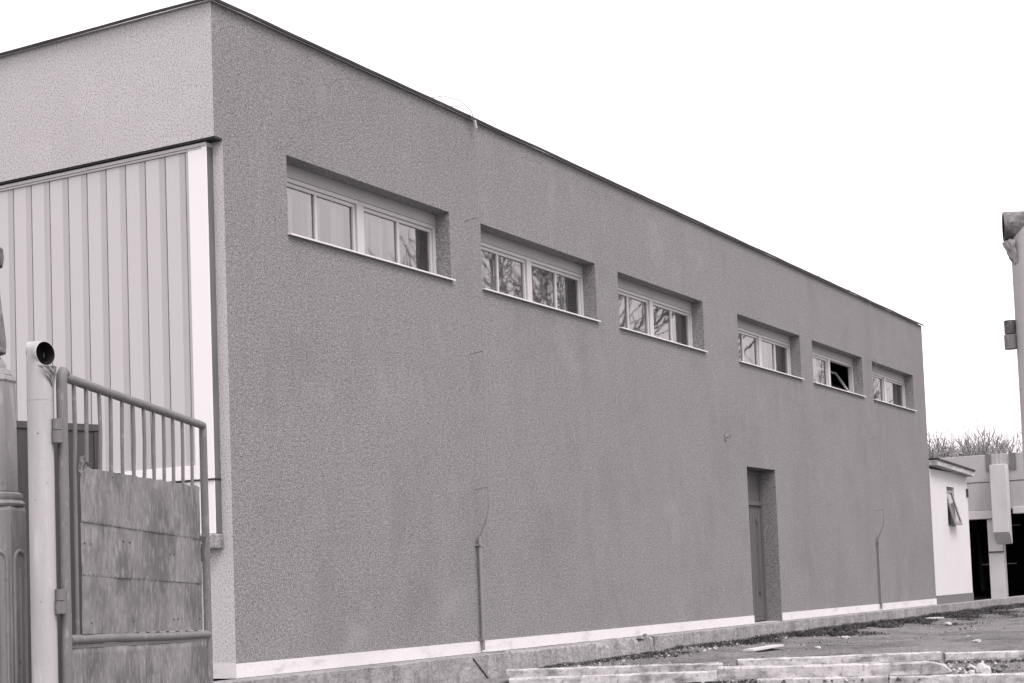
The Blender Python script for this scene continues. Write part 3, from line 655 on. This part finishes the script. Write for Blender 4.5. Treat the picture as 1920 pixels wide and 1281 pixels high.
# ------------------------------------------------------------------ beams lying in the yard
BEAMS = []
def beam(p0, p1, wd, ht, label, seed, round_end=0.0, mt='concrete_pale', tilt=0.0):
    """long precast beam from p0 to p1 (lower front edge), slightly uneven"""
    p0, p1 = Vector(p0), Vector(p1); ax = (p1-p0); ln = ax.length; ax.normalize(); bk = UZ.cross(ax).normalized()
    if bk.dot(CF) < 0: bk = -bk
    BEAMS.append((p0, ax, bk, ln, wd, ht))
    n = max(8, int(ln/.045)); m = MB(); rows = []
    for i in range(n+1):
        t = i/n*ln; p = p0 + ax*t
        def nz(k): return .012*noise.noise(Vector((t*1.6, seed, k))) + .013*noise.noise(Vector((t*5, seed, k+7))) + .015*noise.noise(Vector((t*15, seed, k+13)))
        e = .012; sh = 0
        hh, ww = ht, wd
        if round_end and ln - t < round_end:
            q = (ln-t)/round_end; sh = (1 - math.sqrt(max(0, 1-(1-q)**2)))*ht*.75
        rows.append([p + bk*(nz(1)) , p + bk*nz(2) + UZ*(hh-e-sh+nz(3)*.8 - .02*max(0, noise.noise(Vector((t*3.3, seed, 40)))-.25)), p + bk*(e+nz(2)) + UZ*(hh-sh+nz(4)*.5), p + bk*(ww-e) + UZ*(hh-sh+nz(5)*.5), p + bk*ww + UZ*(hh-e-sh), p + bk*ww])
    k = 6
    m.add([q for r in rows for q in r], [(i*k+j, i*k+(j+1) % k, (i+1)*k+(j+1) % k, (i+1)*k+j) for i in range(n) for j in range(k)] + [tuple(range(k)), tuple(n*k+j for j in range(k))])
    o = m.build('concrete_beam', M[mt]); tag(o, label, 'beam', 'precast beams lying in the yard', 'thing'); return o
gz = -.25
beam(at(950, 1272, 2, gz), at(1356, 1259, 2, gz), .15, .095, 'pale beam nearest the walkway, its left end in front of the chipped edge', 1)
beam(at(1384, 1252, 2, gz), at(1766, 1237, 2, gz), .15, .09, 'pale beam behind the thick round ended one, ending at the rubble', 8)
beam(at(956, 1281, 2, gz-.05), at(1345, 1267, 2, gz-.05), .12, .05, 'thin beam lying low in front of the beam nearest the walkway', 9)
beam(at(1773, 1237, 2, gz+.0), at(1990, 1230, 2, gz), .15, .075, 'short beam at the right edge of the yard, in line behind the rubble', 2)
beam(at(955, 1292, 2, -.325), at(1352, 1277, 2, -.325), .17, .11, 'beam at the bottom of the view under the left part of the row', 3)
beam(at(1345, 1274, 2, -.225), at(1783, 1263.5, 2, -.225), .24, .115, 'thick pale beam with a rounded end beside the rubble', 4, round_end=.22)
beam(at(1420, 1291, 2, -.32), at(1666, 1286, 2, -.32), .18, .095, 'front beam below the round ended beam', 5)
beam(at(1669, 1286, 2, -.32), at(2000, 1279, 2, -.32), .18, .09, 'front beam at the bottom right corner below the rubble', 6)

# rubble, stones, boards
def rock(c, s, seed, mt, label, name='stone', cat='stone', group=None, squash=.7):
    bm = bmesh.new(); bmesh.ops.create_icosphere(bm, subdivisions=2, radius=1)
    r = random.Random(seed); ax_ = Vector((r.uniform(.7, 1.3), r.uniform(.7, 1.2), squash))
    for v_ in bm.verts:
        k = 1 + .35*noise.noise(v_.co*1.3 + Vector((seed*3.7, 0, 0))) + .15*noise.noise(v_.co*3 + Vector((0, seed, 0)))
        v_.co = Vector((v_.co.x*ax_.x, v_.co.y*ax_.y, v_.co.z*ax_.z))*k*s
    me = bpy.data.meshes.new(name); bm.to_mesh(me); bm.free(); me.materials.append(M[mt])
    o = bpy.data.objects.new(name, me); o.location = c; o.rotation_euler = (0, 0, r.random()*6); COL.objects.link(o)
    tag(o, label, cat, group); return o
k = at(1843, 1256, 2, -.24); rock((k.x, k.y, -.26), .10, 3, 'stone', 'large pale broken stone among the rubble at the beam end', squash=.9)
rubg = 'small rubble pieces at the round beam end'
for i in range(46):
    px = rnd.uniform(1786, 1885); py = rnd.uniform(1247, 1268)
    p = at(px, py, 2, -.28); s = rnd.uniform(.018, .05)
    rock((p.x, p.y, zg(p.x, p.y) + s*.5 + .015), s, 20+i, 'rubble_dark' if rnd.random() < .62 else 'stone', 'small broken rubble lying beside the large pale stone', 'rubble_piece', 'rubble', rubg)
def on_ground(px, py):
    D = 10
    for _ in range(4000):
        p = deep(px, py, D)
        if p.z <= zg(p.x, p.y): break
        D += .02
    return p
for (px, py, s, lab) in ((1585, 1198, .07, 'pale stone at the near edge of the grass strip'), (1661, 1165, .11, 'flat pale stone in the grass by the walkway right of the door'),
                         (1777, 1173, .09, 'white stone alone on the dirt before the outbuilding'), (1533, 1216, .05, 'small white stone on the dirt below the grass'),
                         (1832, 1204, .06, 'pale stone on the dirt at the right of the yard')):
    p = on_ground(px, py); rock((p.x, p.y, p.z + s*.25), s, int(px), 'stone', lab, squash=.5)
def plank(pxa, pya, pxb, pyb, wd, th, name, lab, cat, mt='wood_pale'):
    a_, b_ = on_ground(pxa, pya), on_ground(pxb, pyb); z = max(a_.z, b_.z) + .012; v_ = b_ - a_; v_.z = 0; bk = UZ.cross(v_).normalized()
    o = MB().obox(Vector((a_.x, a_.y, z)), v_, bk*wd, UZ*th).build(name, M[mt], bevel=.003); tag(o, lab, cat); return o
plank(1413, 1223, 1470, 1218, .16, .03, 'board', 'short white board lying on the grass near the beams', 'board')
plank(1690, 1166, 1770, 1161, .25, .03, 'board', 'thin pale board on the dirt close to the walkway, farther off', 'board')

# loose clods and gravel on the dirt
gv = MB(); rg = random.Random(12)
def clod(m, c, s_, r_):
    c = Vector(c); vs = []
    for k_ in range(5):
        a_ = 2*pi*k_/5 + r_.uniform(-.4, .4); vs.append(c + Vector((cos(a_), sin(a_), 0))*s_*r_.uniform(.7, 1.3) - UZ*.01)
    vs += [c + Vector((r_.uniform(-.4, .4)*s_, r_.uniform(-.4, .4)*s_, s_*r_.uniform(.5, .9))), c + Vector((r_.uniform(-.6, .6)*s_, r_.uniform(-.6, .6)*s_, s_*r_.uniform(.4, .7)))]
    m.add(vs, [(0,1,5), (1,2,5), (2,6,5), (2,3,6), (3,4,6), (4,0,5,6)], 0 if r_.random() < .45 else (1 if r_.random() < .75 else 2))
for _ in range(2600):
    x = rg.uniform(3.5, 34); y = rg.uniform(-7.0, -.32)
    if noise.noise(Vector((x*.6, y*.6, 3))) + .25 < rg.random()*.7: continue
    clod(gv, (x, y, zg(x, y)), rg.uniform(.008, .03) * (1.5 if rg.random() < .06 else 1), rg)
for _ in range(900):                                                    # heavier litter of clods at the walkway foot and between the beams
    t_ = rg.random(); x = 4.8 + 9*t_; y = -.34 - abs(rg.gauss(0, .22)); clod(gv, (x, y, zg(x, y)), rg.uniform(.02, .05), rg)
for _ in range(2400):
    px = rg.uniform(955, 1912); py = 1262 - 14*(px-955)/957 + rg.uniform(-9, 16); p = at(px, py, 2, -.30); clod(gv, (p.x, p.y, zg(p.x, p.y)), rg.uniform(.012, .042), rg)
for (p0, ax, bk, ln, wd, ht) in BEAMS:                                  # chips, most near-black to paint the shadow line under each beam
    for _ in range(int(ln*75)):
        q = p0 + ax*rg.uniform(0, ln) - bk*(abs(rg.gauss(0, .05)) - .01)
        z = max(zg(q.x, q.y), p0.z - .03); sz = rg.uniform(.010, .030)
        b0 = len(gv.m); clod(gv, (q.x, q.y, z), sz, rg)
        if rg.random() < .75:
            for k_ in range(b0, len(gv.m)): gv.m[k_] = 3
    for _ in range(int(ln*9)):                                          # dirt lying on top
        q = p0 + ax*rg.uniform(0, ln) + bk*rg.uniform(.01, wd*.9); clod(gv, (q.x, q.y, p0.z + ht), rg.uniform(.006, .016), rg)
gvo = gv.build('gravel', [M['dirt'], M['rubble_dark'], M['stone'], M['beam_shade']]); tag(gvo, 'loose clods and gravel scattered over the dirt yard', 'gravel', kind='stuff')
# crack in the walkway face near the beams
ck = [at(px, py, 1, -.3425) for px, py in ((887, 1235), (893, 1243), (900, 1252), (908, 1262), (917, 1274), (926, 1288))]
ckm = MB(); ckm.tube(ck, [.010, .009, .012, .008, .010, .006], 5); cko = ckm.build('walkway_crack', M['iron']); tag(cko, 'thin dark rod slanting down the walkway face by the beams', 'fissure')

# grass tufts along the walkway
gr = MB(); rg = random.Random(5)
def dens(x, y):
    n_ = noise.noise(Vector((x*.55, y*1.3, 9))) + .6*noise.noise(Vector((x*1.7, y*2.5, 2)))
    return n_
cnt = 0
for _ in range(70000):
    x = rg.uniform(5.0, 33); far = smooth(8, 15, x)
    y = -.31 - abs(rg.gauss(0, .30 + .55*far)) 
    if y < -3.2: continue
    edge = math.exp(-(-.31-y)/(.25 + .5*far))
    if dens(x, y) + edge*.95 - .28 < rg.random()*.5: continue
    h = rg.uniform(.02, .09)*(.7 + .6*edge) * (.55 + .5*far); wdt = rg.uniform(.006, .016); a_ = rg.random()*pi; ln = Vector((rg.gauss(0, 1.1), rg.gauss(0, 1.1), 0))*h
    z = zg(x, y) - .01; d_ = Vector((cos(a_), sin(a_), 0))*wdt; p = Vector((x, y, z)); mid = p + ln*.35 + UZ*h*.6
    gr.add([p - d_, p + d_, mid + d_*.7, mid - d_*.7, p + ln + UZ*h], [(0,1,2,3), (3,2,4)])
    cnt += 1
    if cnt > 34000: break
go2 = gr.build('grass', M['grass']); tag(go2, 'short dull grass tufts along the foot of the walkway', 'grass', kind='stuff')

# ------------------------------------------------------------------ bare trees
def grow(m, p, d, ln, rad, depth, r, spread, nside, minr):
    n = 4; pts = [p]; q = p.copy(); dd = d.copy(); rads = [rad]
    for i in range(n):
        dd = (dd + Vector((r.gauss(0, .10), r.gauss(0, .10), r.gauss(.03, .06)))).normalized(); q = q + dd*(ln/n); pts.append(q.copy()); rads.append(max(minr, rad*(1 - .45*(i+1)/n)))
    m.tube(pts, rads, nside if depth > 2 else 3, cap=False)
    if depth == 0: return
    nk = r.choice((2, 3, 3, 4))
    for j in range(nk):
        t = r.uniform(.35, 1.0); i0 = min(n-1, int(t*n)); bp = pts[i0].lerp(pts[i0+1], t*n - i0)
        ax_ = Vector((r.gauss(0, 1), r.gauss(0, 1), r.gauss(.25, .5))).normalized()
        nd = (dd*(1-spread*.5) + ax_*spread).normalized()
        grow(m, bp, nd, ln*r.uniform(.55, .82), max(minr, rads[i0]*.62), depth-1, r, spread, nside, minr)
    grow(m, pts[-1], (dd + Vector((r.gauss(0, .2), r.gauss(0, .2), .1))).normalized(), ln*.75, rads[-1], depth-1, r, spread, nside, minr)
def tree(x, y, z0, h, seed, label, group, mt, depth=5, minr=.006, trunk=.14, th=.32):
    r = random.Random(seed); root = empty('bare_tree', (x, y, z0)); tag(root, label, 'tree', group)
    top = Vector((x + r.uniform(-.2, .2), y + r.uniform(-.2, .2), z0 + h*th))
    MB().tube([(x, y, z0-.2), ((x+top.x)/2+.05, (y+top.y)/2, z0 + h*th*.5), top], [trunk*1.25, trunk, trunk*.8], 9).build('trunk', M[mt], root, smooth=True)
    m = MB()
    for k_ in range(4):
        a_ = k_*pi/2 + r.uniform(-.5, .5); d_ = Vector((cos(a_)*.6, sin(a_)*.6, .8 + r.random()*.4)).normalized()
        grow(m, top - UZ*.08*k_, d_, h*.24, trunk*.55, depth, r, .62, 6, minr)
    m.build('branches', M[mt], root)
    return root
# beyond the hall, only their crowns above its roof
fl = ['bare tree crown close against the end of the workshop wall', 'low bare crown just left of the hall post', 'dense bare crown above the middle of the hall roof', 'thin bare crown directly above the hall post',
      'bare crown right of the hall post', 'bare crown at the right end of the hall roof']
for i, (px, top) in enumerate(((1752, 812), (1780, 806), (1808, 818), (1842, 815), (1872, 812), (1905, 815))):
    p = deep(px, 1075, 74 + 2.5*(i % 3)); hh = (1072-top)/FPX*(74+2.5*(i % 3)) + .77
    tree(p.x, p.y, -.3, hh*1.0, 40+i, fl[i], 'bare trees behind the hall', 'far_twigs', depth=4, minr=.014, trunk=.10, th=.42)
# across the yard: what the window panes reflect
for i, (x, y, h, lab) in enumerate(((25.2, -9.5, 12.5, 'tall bare tree across the yard opposite the second window'), (34.5, -10, 13, 'bare tree across the yard opposite the third window'),
                                    (49, -10.5, 12, 'bare tree across the yard opposite the far windows'))):
    tree(x, y, zg(x, y), h, 70+i, lab, 'bare trees across the yard', 'bark', depth=(4, 2, 3)[i], minr=(.014, .04, .018)[i], trunk=.2, th=.30)
